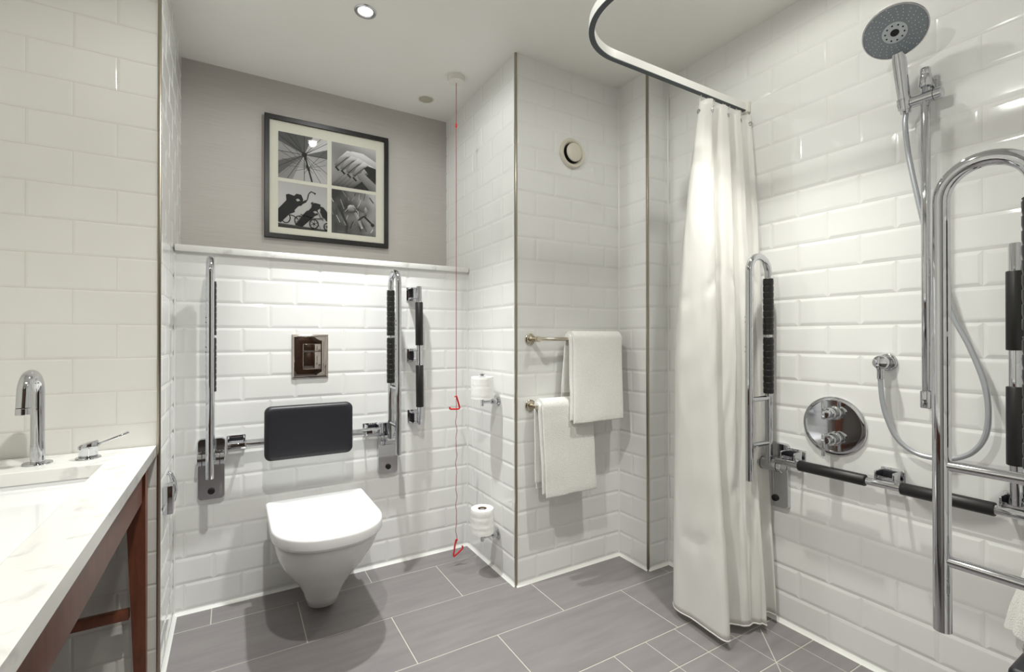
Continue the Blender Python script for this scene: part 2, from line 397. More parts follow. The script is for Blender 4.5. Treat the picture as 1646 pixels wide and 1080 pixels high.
tag(p.done(), 'monochrome photograph of golf trolleys in silhouette')
# golf ball and tees in grass
p = Print(PXR, PZB, PW, PW, n=40, fn=lambda u, v: .36 + .5 * max(0, (u - .35)) * (.3 + v) + .2 * noise.noise(V((u * 4, v * 4, 1))) - .22 * max(0, .6 - u) * v)
rnd = random.Random(3)
for k in range(34):
    u, v = rnd.random(), rnd.random() * .9; a = rnd.uniform(-.9, .9) + PI / 2; L = rnd.uniform(.05, .22)
    p.line([(u, v), (u + L * math.cos(a) * .6, v + L * .6), (u + L * math.cos(a), v + L)], rnd.uniform(.006, .018), rnd.choice((.12, .2, .75, .85, .6)))
p.line([(.16, .62), (.34, .22), (.32, .02)], .05, .2); p.line([(.52, .52), (.68, .16)], .045, .78); p.disc(.43, .60, .085, [.5, .5, .62, .75, .85, .9, .9, .85, .75, .62, .5, .42, .36, .34, .34, .36, .42, .46]); p.line([(.5, .55), (.66, .2)], .012, .3)
p.line([(.58, .34), (.72, .46), (.92, .28)], .035, .15); p.disc(.92, .27, .04, .12); p.poly([(.74, .46), (.72, .62), (.76, .68), (.80, .60), (.78, .46)], [.3, .6, .8, .6, .3]); p.line([(.46, .62), (.72, .56)], .01, .3)
tag(p.done(), 'monochrome photograph of a golf ball and tees in grass')

# ------------------------------------------------------------------ ceiling and box fittings
def downlight(x, y, label):
    t = thing('downlight', label, 'ceiling light', (x, y, H), 'recessed ceiling downlights')
    finish('bezel', lathe([(.026, .004), (.027, -.0015), (.031, -.004), (.040, -.0035), (.042, 0), (.042, .004)], (x, y, H), (0, 0, 1), 40, close=False), 'chrome_soft', t, 60)
    finish('lens', lathe([(.027, .003), (.026, -.001), (.015, -.0025), (0, -.003)], (x, y, H), (0, 0, 1), 32, close=False), 'lamp', t, 60)
    return t
LIGHTS = [(.44, 1.856), (1.35, .88), (.12, .80), (.25, -.55)]  # the last two are out of view, added as fill for the room
LAB = ['lit chrome recessed downlight in the ceiling above the toilet', 'recessed downlight in the ceiling over the shower', 'added unseen fill downlight in the middle of the ceiling', 'added unseen fill downlight near the door']
for (x, y), l in zip(LIGHTS, LAB): downlight(x, y, l)
t = thing('ceiling_speaker', 'small flat cream round disc flush in the ceiling near the picture wall', 'ceiling disc', (.876, 2.378, H))
finish('disc', lathe([(.036, 0), (.036, -.002), (.033, -.003), (0, -.0032)], (.876, 2.378, H), (0, 0, 1), 32, close=False), 'disc', t)
finish('rim', lathe([(.036, 0), (.040, -.004), (.043, -.003), (.044, 0)], (.876, 2.378, H), (0, 0, 1), 32, close=False), 'white_plastic', t)
cxp, cyp = .927, 2.10
t = thing('emergency_pull_cord', 'red emergency pull cord with two red triangle handles hanging from the ceiling', 'pull cord', (cxp, cyp, H))
finish('ceiling_base', lathe([(.040, 0), (.040, -.012), (.037, -.026), (.020, -.029), (.006, -.030), (0, -.030)], (cxp, cyp, H), (0, 0, 1), 32), 'white_plastic', t)
def zc(z):
    w = .0022 * math.sin(z * 61) + .0016 * math.sin(z * 97 + 1) if z < .80 else 0
    return V((cxp + w, cyp, z))
finish('cord', tube([zc(.11 + (H - .029 - .11) * k / 150) for k in range(151)], .0015, 6), 'cord', t)
finish('connector', lathe([(.002, -.012), (.005, -.006), (.005, .006), (.002, .012)], (cxp, cyp, 2.115), (0, 0, 1), 12), 'red', t)
def tri(z, pts): return finish('triangle_handle', tube([V((cxp + a, cyp + c, z + b)) for a, b, c in pts], .0042, 8), 'red', t)
tri(.77, [(-.008, .042, 0), (.001, .045, 0), (.008, .022, 0), (.017, -.010, 0), (.016, -.016, 0), (.008, -.018, 0), (-.028, -.016, 0), (-.034, -.013, 0), (-.033, -.005, 0)])
tri(.085, [(.006, .040, 0), (-.001, .043, 0), (-.007, .018, 0), (-.015, -.030, 0), (-.012, -.036, 0), (-.006, -.033, 0), (.024, -.006, -.01), (.029, .001, -.01), (.027, .010, -.01)])
t = thing('air_vent', 'cream round air extract valve high on the tiled boxing above the towels', 'vent', (1.382, D3, 1.967))
vc = (1.382, D3 - .001, 1.965)
finish('outer_ring', lathe([(.070, 0), (.071, .010), (.066, .017), (.056, .016), (.048, .006), (.046, -.001)], vc, (0, -1, 0), 40, close=False), 'plastic', t, 50)
finish('throat', lathe([(.049, .0045), (0, .0045)], vc, (0, -1, 0), 32, close=False), 'hole', t)
finish('valve_disc', lathe([(.008, .004), (.008, .018), (.040, .018), (.043, .021), (.042, .027), (.036, .030), (0, .031)], V(vc), (0, -1, 0), 40), 'plastic', t, 50)

# ------------------------------------------------------------------ flush plate
t = thing('flush_plate', 'mirror polished flush plate with a double button above the toilet', 'flush plate', (.30, D1, 1.01))
fy = D1 - .004
def pillow(x0, x1, z0, z1, y0, d, e, n=8):
    rings = []
    for k in range(n + 1):
        s = e * (1 - math.cos(k / n * PI / 2)) ** .9 if k else 0; y = y0 - d * math.sin(k / n * PI / 2)
        rings.append([V((a, y, c)) for a, c in ((x0 + s, z0 + s), (x1 - s, z0 + s), (x1 - s, z1 - s), (x0 + s, z1 - s))])
    rings.insert(0, [V((p.x, y0 + .0018, p.z)) for p in rings[0]])
    return loft(rings)
finish('plate', pillow(.223, .376, .914, 1.110, fy, .012, .036), 'plate', t, 25)
finish('full_flush_button', box((.268, fy - .0165, .955), (.342, fy - .010, 1.033), .002, 2), 'plate', t)
finish('half_flush_button', box((.268, fy - .0165, 1.0345), (.342, fy - .010, 1.068), .002, 2), 'plate', t)

# ------------------------------------------------------------------ toilet
TX = .305
t = thing('wall_hung_toilet', 'white wall hung toilet with closed D shaped lid under the black back rest', 'toilet', (TX, D1, .03))
def dshape(z, w, yf, yb, cx=TX, n=44, e=2.3, rb=.03):
    """D outline: straight sides to the back, rounded front"""
    pts = []; ys = yf + min(w * 1.05, (yb - yf) * .8)
    for k in range(n + 1):
        a = PI + PI * k / n; c, s = math.cos(a), math.sin(a)
        pts.append(V((cx + w * math.copysign(abs(c) ** (2 / e), c), ys + (ys - yf) * math.copysign(abs(s) ** (2 / e), s), z)))
    for k in range(9): a = k / 8 * PI / 2; pts.append(V((cx + w - rb + rb * math.cos(a), yb - rb + rb * math.sin(a), z)))
    for k in range(9): a = PI / 2 + k / 8 * PI / 2; pts.append(V((cx - w + rb + rb * math.cos(a), yb - rb + rb * math.sin(a), z)))
    return pts
LF, LBK, LZ = 1.658, 2.145, .433
rings = [dshape(z, .190 - i, LF + i, LBK - i * .3, e=2.25, rb=.012) for z, i in ((LZ - .041, .004), (LZ - .039, .0012), (LZ - .035, 0), (LZ - .009, 0), (LZ - .004, .0015), (LZ - .001, .0045), (LZ, .009))]
rings.append(dshape(LZ + .0022, .12, LF + .09, LBK - .06, e=2.25, rb=.01)); rings.append(dshape(LZ + .003, .05, LF + .17, LBK - .14, e=2.25, rb=.01))
finish('lid', loft(rings), 'lid', t, 50)
rings = [dshape(z, .186 - i, LF + .006 + i, LBK - .002, e=2.25, rb=.012) for z, i in ((LZ - .049, .008), (LZ - .047, .004), (LZ - .043, .003), (LZ - .042, .004))]
finish('seat', loft(rings), 'lid', t, 50)
prof = [(.028, .050, 2.005, 2.13, .012), (.032, .058, 1.995, 2.14, .012), (.07, .066, 1.970, 2.20, .01), (.11, .076, 1.935, 2.283, .008), (.15, .092, 1.895, 2.283, .006), (.19, .112, 1.852, 2.283, .004),
        (.23, .134, 1.805, 2.283, .002), (.27, .152, 1.757, 2.283, 0), (.31, .165, 1.716, 2.283, 0), (.34, .172, 1.692, 2.283, 0), (.365, .176, 1.678, 2.283, 0), (.378, .176, 1.675, 2.283, 0), (.384, .172, 1.680, 2.283, 0)]
finish('bowl', loft([dshape(z, w, yf, yb, TX + c, e=2.1, rb=min(.03, w * .5)) for z, w, yf, yb, c in prof]), 'ceramic', t, 60)
for s in (-1, 1):
    finish('lid_hinge', cyl((TX + s * .075 - .016, LBK + .012, LZ - .028), (TX + s * .075 + .016, LBK + .012, LZ - .028), .012), 'chrome', t)

# ------------------------------------------------------------------ grab rails
def rail_proto():
    """fold-up rail raised against its wall; wall plane y=0, room towards -y, floor z=0"""
    r = .0132; t = thing('drop_down_rail', '-', 'grab rail', (0, 0, 0), 'fold up chrome grab rails')
    pl = BM()
    w = .047; z0, z1, cr = .444, .690, .014
    out = []
    for cxx, czz, a0 in ((w - cr, z1 - cr, 0), (-w + cr, z1 - cr, PI / 2), (-w + cr, z0 + cr, PI), (w - cr, z0 + cr, 1.5 * PI)):
        for k in range(7): a = a0 + k / 6 * PI / 2; out.append((cxx + cr * math.cos(a), czz + cr * math.sin(a)))
    sc = lambda s, y: [V((x * (1 - s / w), y - .0065 * (1 - (x / w) ** 2) * (s > 0), .567 + (z - .567) * (1 - s / .12))) for x, z in out]
    loft([sc(0, -.0024), sc(0, -.017), sc(.002, -.020)], True, pl)
    p = finish('wall_plate', pl, 'chrome', t, 40)
    finish('plug_cap', lathe([(.0125, -.004), (.0125, .003), (.0105, .0045), (0, .005)], (0, -.024, .478), (0, -1, 0), 24), 'hole', p)
    hg = BM(); cyl((-.047, -.050, .612), (.047, -.050, .612), .024, 32, .002, hg); box((-.040, -.058, .592), (.040, -.015, .634), .003, 2, hg)
    finish('hinge_barrel', hg, 'chrome', t)
    for x in (-.030, .030): finish('hinge_ring', cyl((x - .0012, -.050, .612), (x + .0012, -.050, .612), .0246, 32, .0002), 'hole', t)
    rx, fx, R = -.064, -.184, .060
    top = 1.410 - r - R
    pts = [V((0, rx, .62))] + [V((0, rx, .62 + (top - .62) * k / 12)) for k in range(1, 12)]
    pts += arc((0, (rx + fx) / 2, top), (0, R, 0), (0, 0, R), 0, PI, 20)
    pts += [V((0, fx, top - (top - .568) * k / 14)) for k in range(1, 15)]
    finish('rail_tube', tube(pts, r, 24), 'chrome', t, 50)
    for z in (.865, .695): finish('rung', tube([(0, rx, z), (0, fx, z)], .0095, 18), 'chrome', t, 50)
    for a, b in ((1.105, 1.318), (.882, 1.095)):
        prof = [(r, 0), (.0172, 0), (.0182, .0015)]; n = 9; L = b - a
        for k in range(n):
            q = L * (k + .5) / n; prof += [(.0184, q - .009), (.0184, q + .0055), (.0172, q + .0065), (.0172, q + .0085)]
        prof += [(.0182, L - .0015), (.0172, L), (r, L)]
        prof = sorted(prof, key=lambda q: q[1])
        finish('grip', lathe(prof, (0, rx, a), (0, 0, 1), 20, close=False), 'black', t, 40)
    for z in (1.170, 1.152, 1.06, 1.042):
        finish('screw_hole', lathe([(.0022, 0), (.0022, .001)], (-.0124, fx - .0045, z), V((-1, -.35, 0)), 8), 'hole', t)
    return t
RP = rail_proto()
def place_rail(o, x, y, rz, label, lean=0):
    o.location = (x, y, 0); o.rotation_euler = (lean, 0, rz); o['label'] = label
rails = [RP] + [copy_tree(RP) for _ in range(3)]
place_rail(rails[0], -.072, D1, 0, 'raised chrome grab rail with black grips on the wall left of the toilet')
place_rail(rails[1], .645, D1, 0, 'raised chrome grab rail with black grips on the wall right of the toilet')
place_rail(rails[2], X3, 1.062, -PI / 2, 'raised chrome grab rail with black grips beside the white shower curtain')
place_rail(rails[3], 1.100, YS, PI, 'large raised chrome grab rail nearest the camera at the right edge')

def bar(name, label, a, b, wall, grips, brackets, r=.0135, group='straight grab bars', bs=.032):
    """straight grab bar from a to b, standing off a wall; wall = unit vector towards the wall"""
    a = V(a); b = V(b); d = (b - a).normalized(); wv = V(wall); t = thing(name, label, 'grab bar', a, group)
    finish('bar', cyl(a, b, r, 24, .002), 'chrome', t, 50)
    for g0, g1 in grips:
        L = g1 - g0
        finish('grip', lathe([(r, 0), (.0172, 0), (.0186, .002), (.0186, L - .002), (.0172, L), (r, L)], a + d * g0, d, 24, close=False), 'black', t, 40)
    for q, side in brackets:
        c = a + d * q; s = wv.cross(d) * side
        k = BM(); hw = bs
        def ob(lo, hi, bev):  # box in (d, s, wall) axes
            tt = box(lo, hi, bev); m = Matrix((d, s, wv)).transposed().to_4x4(); bmesh.ops.transform(tt, matrix=m, verts=tt.verts); bmesh.ops.translate(tt, verts=tt.verts, vec=c); merge(k, tt)
        ob((-hw, -.004, BD - .006), (hw, .044, BD), .002)
        ob((-hw * .85, .006, -.004), (-hw * .85 + .006, .040, BD - .004), .0015); ob((hw * .85 - .006, .006, -.004), (hw * .85, .040, BD - .004), .0015)
        ob((-hw * .9, -.004, -.008), (hw * .9, .012, .010), .002)
        bk = finish('bracket', k, 'chrome', t, 30)
        k = BM(); ob((-hw * .75, .014, BD - .020), (hw * .75, .036, BD - .0061), .001); finish('bracket_insert', k, 'navy', bk, 30)
    return t
BD = .0616
bar('vertical_grab_bar', 'vertical chrome grab bar with two black grips left of the red pull cord', (.789, D1 - .064, .673), (.783, D1 - .064, 1.345), (0, 1, 0), [(.085, .288), (.385, .595)], [(.035, -1), (.335, -1), (.638, -1)])
BD = .0616
bar('vertical_grab_bar', 'vertical chrome grab bar with black grips on the shower wall at the right edge', (X3 - .064, .400, .655), (X3 - .064, .399, 1.340), (1, 0, 0), [(.105, .310), (.405, .612)], [(.035, 1), (.36, 1), (.65, 1)])
bar('horizontal_grab_bar', 'horizontal chrome grab bar with black grips low on the shower wall', (X3 - .064, 1.035, .633), (X3 - .064, .270, .633), (1, 0, 0), [(.085, .294), (.388, .596)], [(.045, -1), (.345, -1), (.63, -1)], r=.0125)

# back rest
t = thing('back_rest', 'black padded back rest on a chrome bar above the toilet lid', 'back rest', (.285, D1, .66))
def cushion(x0, x1, z0, z1, yf, yb, cr=.026, n=8):
    def outl(i, y, bow=0):
        c = max(cr - i * .3, .006); pts = []
        for cx_, cz_, a0 in ((x1 - c - i, z1 - c - i, 0), (x0 + c + i, z1 - c - i, PI / 2), (x0 + c + i, z0 + c + i, PI), (x1 - c - i, z0 + c + i, 1.5 * PI)):
            for k in range(n + 1): a = a0 + k / n * PI / 2; pts.append(V((cx_ + c * math.cos(a), y, cz_ + c * math.sin(a))))
        # gentle curve across the width
        for p in pts: p.y += .012 * ((p.x - (x0 + x1) / 2) / ((x1 - x0) / 2)) ** 2 * -1 + .012
        return pts
    return loft([outl(.012, yb), outl(.004, yb - .004), outl(0, yb - .012), outl(0, yf + .014), outl(.003, yf + .006), outl(.009, yf + .0015), outl(.018, yf), outl(.05, yf - .001)])
finish('cushion', cushion(.112, .456, .594, .814, 2.140, 2.185), 'navy', t, 60)
finish('support_bar', cyl((-.018, 2.222, .664), (.600, 2.222, .664), .0145, 24, .003), 'chrome', t, 50)
for x in (.015, .562):
    k = box((x - .034, D1 - .011, .634), (x + .034, D1 - .0024, .692), .002); box((x - .030, 2.214, .660), (x - .024, D1 - .008, .690), .001, 1, k); box((x + .024, 2.214, .660), (x + .030, D1 - .008, .690), .001, 1, k); box((x - .033, 2.206, .646), (x + .033, 2.238, .670), .003, 2, k)
    b_ = finish('bracket', k, 'chrome', t, 30)
    finish('bracket_insert', box((x - .023, D1 - .026, .664), (x + .023, D1 - .0111, .686), .001), 'navy', b_, 30)
for x in (.22, .35): finish('pad_clamp', box((x - .02, 2.190, .642), (x + .02, 2.232, .686), .004), 'black', t, 30)

# small chrome fitting on the return wall left of the toilet
t = thing('wall_hook', 'small chrome block and curved hook on the left return wall beside the vanity', 'wall fitting', (XL, 1.96, .55))
finish('block', box((XL + .0023, 1.945, .505), (XL + .030, 2.000, .600), .003), 'chrome', t, 30)
finish('hook', tube([(XL + .004, 2.075, .615), (XL + .012, 2.07, .612), (XL + .022, 2.065, .585), (XL + .027, 2.06, .555), (XL + .022, 2.055, .522), (XL + .015, 2.03, .512), (XL + .012, 1.998, .512)], .007, 12), 'chrome', t, 60)

# ------------------------------------------------------------------ toilet paper
def holder(z, label):
    y = 1.953; t = thing('paper_holder', label, 'toilet paper holder', (X1, y, z), 'chrome toilet paper holders')
    fx = X1 - .0023
    finish('flange', lathe([(.024, 0), (.024, .004), (.021, .007), (.013, .008), (.013, .030), (.011, .033), (.0105, .034)], (fx, y, z), (-1, 0, 0), 32), 'chrome', t, 40)
    finish('arm', tube([(fx - .02, y, z), (fx - .080, y, z)], .006, 16), 'chrome', t, 50)
    finish('spindle', lathe([(.0075, -.016), (.008, -.015), (.008, .124), (.011, .127), (.011, .131), (.0105, .132)], (fx - .082, y, z), (0, 0, 1), 24), 'chrome', t, 40)
    return fx - .082, y
def roll(x, y, z, R, label, seed, hh=.1):
    rd = random.Random(seed); t = thing('toilet_roll', label, 'toilet roll', (x, y, z), 'white toilet rolls on chrome holders')
    prof = [(.021, .001), (R - .002, 0)]
    q = 0
    zz = .0
    while zz < hh - .004:
        prof.append((R + rd.uniform(-.0006, .0004), zz + .001)); zz += rd.uniform(.003, .009)
    prof += [(R - .002, hh), (.021, hh - .001), (.0205, hh - .004), (.0205, .003), (.021, .001)]
    bm = lathe(prof, (x, y, z), (0, 0, 1), 48, close=False)
    for v in bm.verts:
        rr = math.hypot(v.co.x - x, v.co.y - y)
        if rr > R * .8:
            a = math.atan2(v.co.y - y, v.co.x - x); k = 1 + .012 * noise.noise(V((math.cos(a) * 2, math.sin(a) * 2, v.co.z * 70 + seed)))
            v.co.x = x + (v.co.x - x) * k; v.co.y = y + (v.co.y - y) * k
    finish('paper', bm, 'paper', t, 50)
    finish('cardboard_tube', lathe([(.0205, .002), (.0205, hh - .0015), (.0195, hh - .0015), (.0195, .002), (.0205, .002)], (x, y, z), (0, 0, 1), 32, close=False), 'card', t, 50)
hx, hy = holder(.797, 'chrome toilet paper holder at mid height on the boxing side wall'); roll(hx, hy, .815, .052, 'white toilet roll on the upper chrome holder', 2)
hx, hy = holder(.176, 'chrome toilet paper holder near the floor on the boxing side wall'); roll(hx, hy, .200, .053, 'white toilet roll on the lower chrome holder near the floor', 5, .112)

# ------------------------------------------------------------------ towel rails and towels
def towel_rail(z, label):
    t = thing('towel_rail', label, 'towel rail', (1.147, D3, z), 'nickel towel rails on the boxing'); y = D3 - .070
    for x in (1.147, 1.600):
        finish('flange', lathe([(.026, .0), (.026, .005), (.023, .008), (.012, .009), (.0115, .058), (.0125, .060), (.0125, .080), (.0115, .082)], (x, D3 - .0023, z), (0, -1, 0), 32), 'nickel', t, 40)
    finish('bar', cyl((1.147, y, z), (1.600, y, z), .0085, 20), 'nickel', t, 50)
    return y
def towel(x0, x1, y, zb, front, back, label, seed, bend=.0, fwd=.021):
    """folded terry towel doubled over a bar: two nested layers"""
    bm = BM(); rd = random.Random(seed)
    def layer(ri, ro, zf, zbk, xa, xb, flare, n=26):
        path_o, path_i = [], []
        def outline(o):
            R = ro if o else ri; L = []
            m = 16
            for k in range(m): L.append((-R, zf + (zb - zf) * k / m, k / m))
            for k in range(13): a = PI - PI * k / 12; L.append((R * math.cos(a), zb + R * math.sin(a), 1))
            for k in range(1, m + 1): L.append((R, zb + (zbk - zb) * k / m, 1 - k / m))
            return L
        O = outline(True); I = outline(False); rr = (ro - ri) / 2
        capf = [(-(ri + rr) - rr * math.cos(a), zf - rr * math.sin(a) * .9, 0) for a in [PI * k / 6 for k in range(1, 6)]]
        capb = [((ri + rr) + rr * math.cos(a), zbk - rr * math.sin(a) * .9, 0) for a in [PI * k / 6 for k in range(1, 6)]]
        loop = O + capb + I[::-1] + capf[::-1]
        cyy = lambda p: p
        rings = []
        for i in range(n + 1):
            s = i / n; ring = []
            # round over the two ends
            e = min(s, 1 - s); sh = 1 if e > .04 else .55 + .45 * math.sqrt(max(0, 1 - (1 - e / .04) ** 2))
            for (dy, z, q) in loop:
                mid = ri + rr; sg = -1 if dy < 0 else 1
                if z < zb: dd = (abs(dy) - mid) * sh + mid; yy = sg * dd
                else: yy = dy
                hang = max(0, zb - z); x = xa + (xb - xa) * s + (hang * flare * (1 if dy < 0 else -.6)) + hang * bend
                nz = noise.noise(V((x * 9, z * 7, seed + sg))) * .006 * min(1, hang / .1)
                yo = -hang * fwd if dy < 0 else hang * .012
                fz_ = noise.noise(V((x * 140, z * 140, seed + dy * 90))) * .0013
                ring.append(V((x, y + yy + nz + yo + fz_, z + fz_ + (.004 * noise.noise(V((x * 8, seed, 0))) if z < zb - .2 else 0))))
            rings.append(ring)
        loft(rings, True, bm)
    layer(.0086, .0215, front + .012, back + .01, x0 - .012, x1 - .006, .02)
    layer(.0225, .0370, front, back - .02, x0, x1, .012)
    o = finish('towel', bm, 'towel', None, 60, loc=(x0, y, zb))
    return tag(o, label, 'towel', 'white towels on the towel rails')
yb = towel_rail(1.088, 'upper nickel towel rail fixed to the tiled boxing')
towel(1.318, 1.602, yb, 1.088,   .722, .840, 'white folded towel hung on the upper rail, further right', 11, -.085, .105)
yb = towel_rail(.792, 'lower nickel towel rail fixed to the tiled boxing')
towel(1.150, 1.424, yb, .792, .410, .455, 'white folded towel hung on the lower rail, further left', 23, .03)

# ------------------------------------------------------------------ shower curtain and its rail
ZR0, ZR1 = 2.016, 2.050; YCR = 1.187; RC = .20; XC = .892
path = [V((X3 - .004, YCR, 0)), V((1.6, YCR, 0)), V((1.35, YCR, 0)), V((1.2, YCR, 0))] + arc((XC + RC, YCR - RC, 0), (0, RC, 0), (-RC, 0, 0), 0, PI / 2, 16) + [V((XC, .8, 0)), V((XC, .5, 0)), V((XC, YS + .004, 0))]
def ribbon(path, prof):
    rings = []
    for i, p in enumerate(path):
        a = path[max(i - 1, 0)]; b = path[min(i + 1, len(path) - 1)]; d = (b - a).normalized(); n = V((-d.y, d.x, 0))
        rings.append([p + n * q + V((0, 0, z)) for q, z in prof])
    return loft(rings)
t = thing('curtain_rail', 'white curved shower curtain rail below the ceiling', 'curtain rail', (X3, YCR, ZR0))
finish('track', ribbon(path, [(-.008, ZR0 + .006), (-.008, ZR1), (.008, ZR1), (.008, ZR0 + .006)]), 'rail_white', t, 40)
finish('channel', ribbon(path, [(-.0085, ZR0 + .003), (-.0085, ZR0 + .006), (.0085, ZR0 + .006), (.0085, ZR0 + .003)]), 'rail_dark', t, 40)
finish('end_bracket', box((X3 - .022, YCR - .018, ZR0 - .004), (X3 - .0023, YCR + .018, ZR1 + .006), .003), 'white_plastic', t)
finish('end_bracket', box((XC - .018, YS + .0023, ZR0 - .004), (XC + .018, YS + .022, ZR1 + .006), .003), 'white_plastic', t)

def cat(P, s):
    n = len(P) - 1; x = min(max(s, 0), .99999) * n; i = int(x); f = x - i
    p0, p1, p2, p3 = P[max(i - 1, 0)], P[i], P[i + 1], P[min(i + 2, n)]
    return tuple(.5 * (2 * b + (c - a) * f + (2 * a - 5 * b + 4 * c - d) * f * f + (3 * b - a - 3 * c + d) * f ** 3) for a, b, c, d in zip(p0, p1, p2, p3))
CT = [(1.588, 1.232), (1.572, 1.218), (1.578, 1.200), (1.606, 1.190), (1.622, 1.212), (1.640, 1.228), (1.658, 1.196), (1.684, 1.190), (1.700, 1.222), (1.722, 1.226), (1.738, 1.196), (1.760, 1.196), (1.774, 1.226), (1.790, 1.222), (1.803, 1.198), (1.806, 1.188)]
CMID = [(1.560, 1.315), (1.505, 1.285), (1.478, 1.235), (1.500, 1.165), (1.535, 1.120), (1.578, 1.160), (1.592, 1.135), (1.622, 1.105), (1.652, 1.128), (1.668, 1.140), (1.684, 1.105), (1.706, 1.095), (1.728, 1.125), (1.745, 1.135), (1.765, 1.110), (1.790, 1.100)]
CBOT = [(1.590, 1.345), (1.520, 1.310), (1.492, 1.265), (1.492, 1.180), (1.482, 1.080), (1.500, 1.045), (1.545, 1.130), (1.580, 1.115), (1.612, 1.085), (1.640, 1.065), (1.665, 1.068), (1.690, 1.048), (1.702, 1.040), (1.725, 1.105), (1.775, 1.085), (1.792, 1.055)]
ZC1, ZC0 = 2.000, .035
CT = [(1.540 + (x - 1.572) * 1.158, y - .023) for x, y in CT]
def curtain_mesh():
    bm = BM(); nu, nv = 190, 90; g = []
    for j in range(nv + 1):
        tt = j / nv; row = []
        for i in range(nu + 1):
            s = i / nu; a = cat(CT, s); b = cat(CMID, s); c = cat(CBOT, s)
            if tt < .5: q = tt / .5; q = q * (1.55 - .55 * q); w = (a[0] + (b[0] - a[0]) * q, a[1] + (b[1] - a[1]) * q)
            else: q = (tt - .5) / .5; q = q * q * (3 - 2 * q) * .5 + q * .5; w = (b[0] + (c[0] - b[0]) * q, b[1] + (c[1] - b[1]) * q)
            z = ZC1 + (ZC0 - ZC1) * tt
            # soft creases
            k = math.sin(PI * min(1, tt * 3 + .1) / 2)
            nzv = noise.noise(V((s * 16, tt * 2.2, 3))) * .009 * k + noise.noise(V((s * 30, tt * 16, 9))) * .003 * k
            nzv += .006 * k * math.exp(-((tt - .80 - .05 * math.sin(s * 9)) / .012) ** 2) * (.5 + .5 * math.sin(s * 40)) + .006 * k * math.exp(-((tt - .36 - .03 * math.sin(s * 13)) / .01) ** 2) * (.5 + .5 * math.sin(s * 55 + 1))
            sc = .004 * math.cos(i / nu * 2 * PI * 5.5) if j == 0 else 0
            x = min(w[0] + nzv * .8, X3 - .012); row.append(bm.verts.new((x, w[1] + nzv, z + sc)))
        g.append(row)
    for j in range(nv):
        for i in range(nu):
            f = bm.faces.new((g[j][i], g[j][i + 1], g[j + 1][i + 1], g[j + 1][i]))
    return bm, g
t = thing('shower_curtain', 'white satin shower curtain gathered against the right wall', 'curtain', (1.69, YCR, ZC0))
cb, g = curtain_mesh()
hem = [v.co.copy() for v in g[-1]]; hem2 = [v.co.copy() for v in g[-2]]
topv = [v.co.copy() for v in g[2]]
cl = finish('fabric', cb, 'curtain', t, 180)
md = cl.modifiers.new('thickness', 'SOLIDIFY'); md.thickness = .0009
finish('hem', tube(hem, .0028, 8), 'curtain', t, 60)
for i in (14, 38, 62, 88, 113, 138, 162, 184):
    p = topv[i]; tn = (topv[min(i + 1, 190)] - topv[i - 1]).normalized(); n = tn.cross(V((0, 0, 1))).normalized()
    gz = p.z + .004
    finish('grommet', lathe([(.0045, -.002), (.0045, .002), (.0085, .002), (.0085, -.002), (.0045, -.002)], V((p.x, p.y, gz)), n, 20, close=False), 'chrome', t, 60)
    hk = [V((p.x, YCR, ZR0 + .002)), V((p.x, YCR, ZR0 - .003)), V((p.x, (YCR + p.y) / 2, ZR0 - .010)), V((p.x, p.y - n.y * .006, gz + .006)), V((p.x, p.y, gz))]
    finish('hook', tube(hk, .0016, 8), 'white_plastic', t, 60)

# ------------------------------------------------------------------ shower fittings on the right wall
XW = X3 - .0023
RY = .588; RX = X3 - .052
t = thing('shower_riser_rail', 'vertical chrome riser rail with sliding bracket on the shower wall', 'shower rail', (RX, RY, .9))
finish('rail', cyl((RX, RY, .895), (RX, RY, 1.862), .0114, 24), 'chrome', t, 50)
for z0, z1 in ((1.838, 1.872), (.885, .935)):
    finish('end_sleeve', lathe([(.0145, 0), (.0156, .002), (.0156, z1 - z0 - .002), (.0145, z1 - z0)], (RX, RY, z0), (0, 0, 1), 24), 'chrome', t, 50)
finish('top_cap', cyl((RX, RY, 1.870), (RX, RY, 1.893), .0128, 24), 'chrome', t, 50)
for z in (1.856, .912):
    k = box((RX, RY - .010, z - .012), (XW - .003, RY + .010, z + .012), .003); box((XW - .006, RY - .017, z - .022), (XW, RY + .017, z + .022), .002, 2, k); finish('wall_bracket', k, 'chrome', t, 30)
HX, HY = RX - .004, .637
k = BM(); cyl((RX, RY - .040, 1.806), (RX, RY + .034, 1.806), .0168, 28, .002, k); cyl((RX - .001, RY + .034, 1.806), (HX, HY + .016, 1.806), .0156, 28, .003, k)
lathe([(.0140, -.017), (.0172, -.016), (.0186, .015), (.0178, .017), (.0140, .017)], (HX, HY, 1.806), (-.30, 0, 1), 28, k, close=False)
finish('slider', k, 'chrome', t, 40)
k = BM(); cyl((RX, RY - .020, 1.806), (RX, RY - .0215, 1.806), .0171, 28, .0003, k); finish('slider_ring', k, 'hole', t, 40)
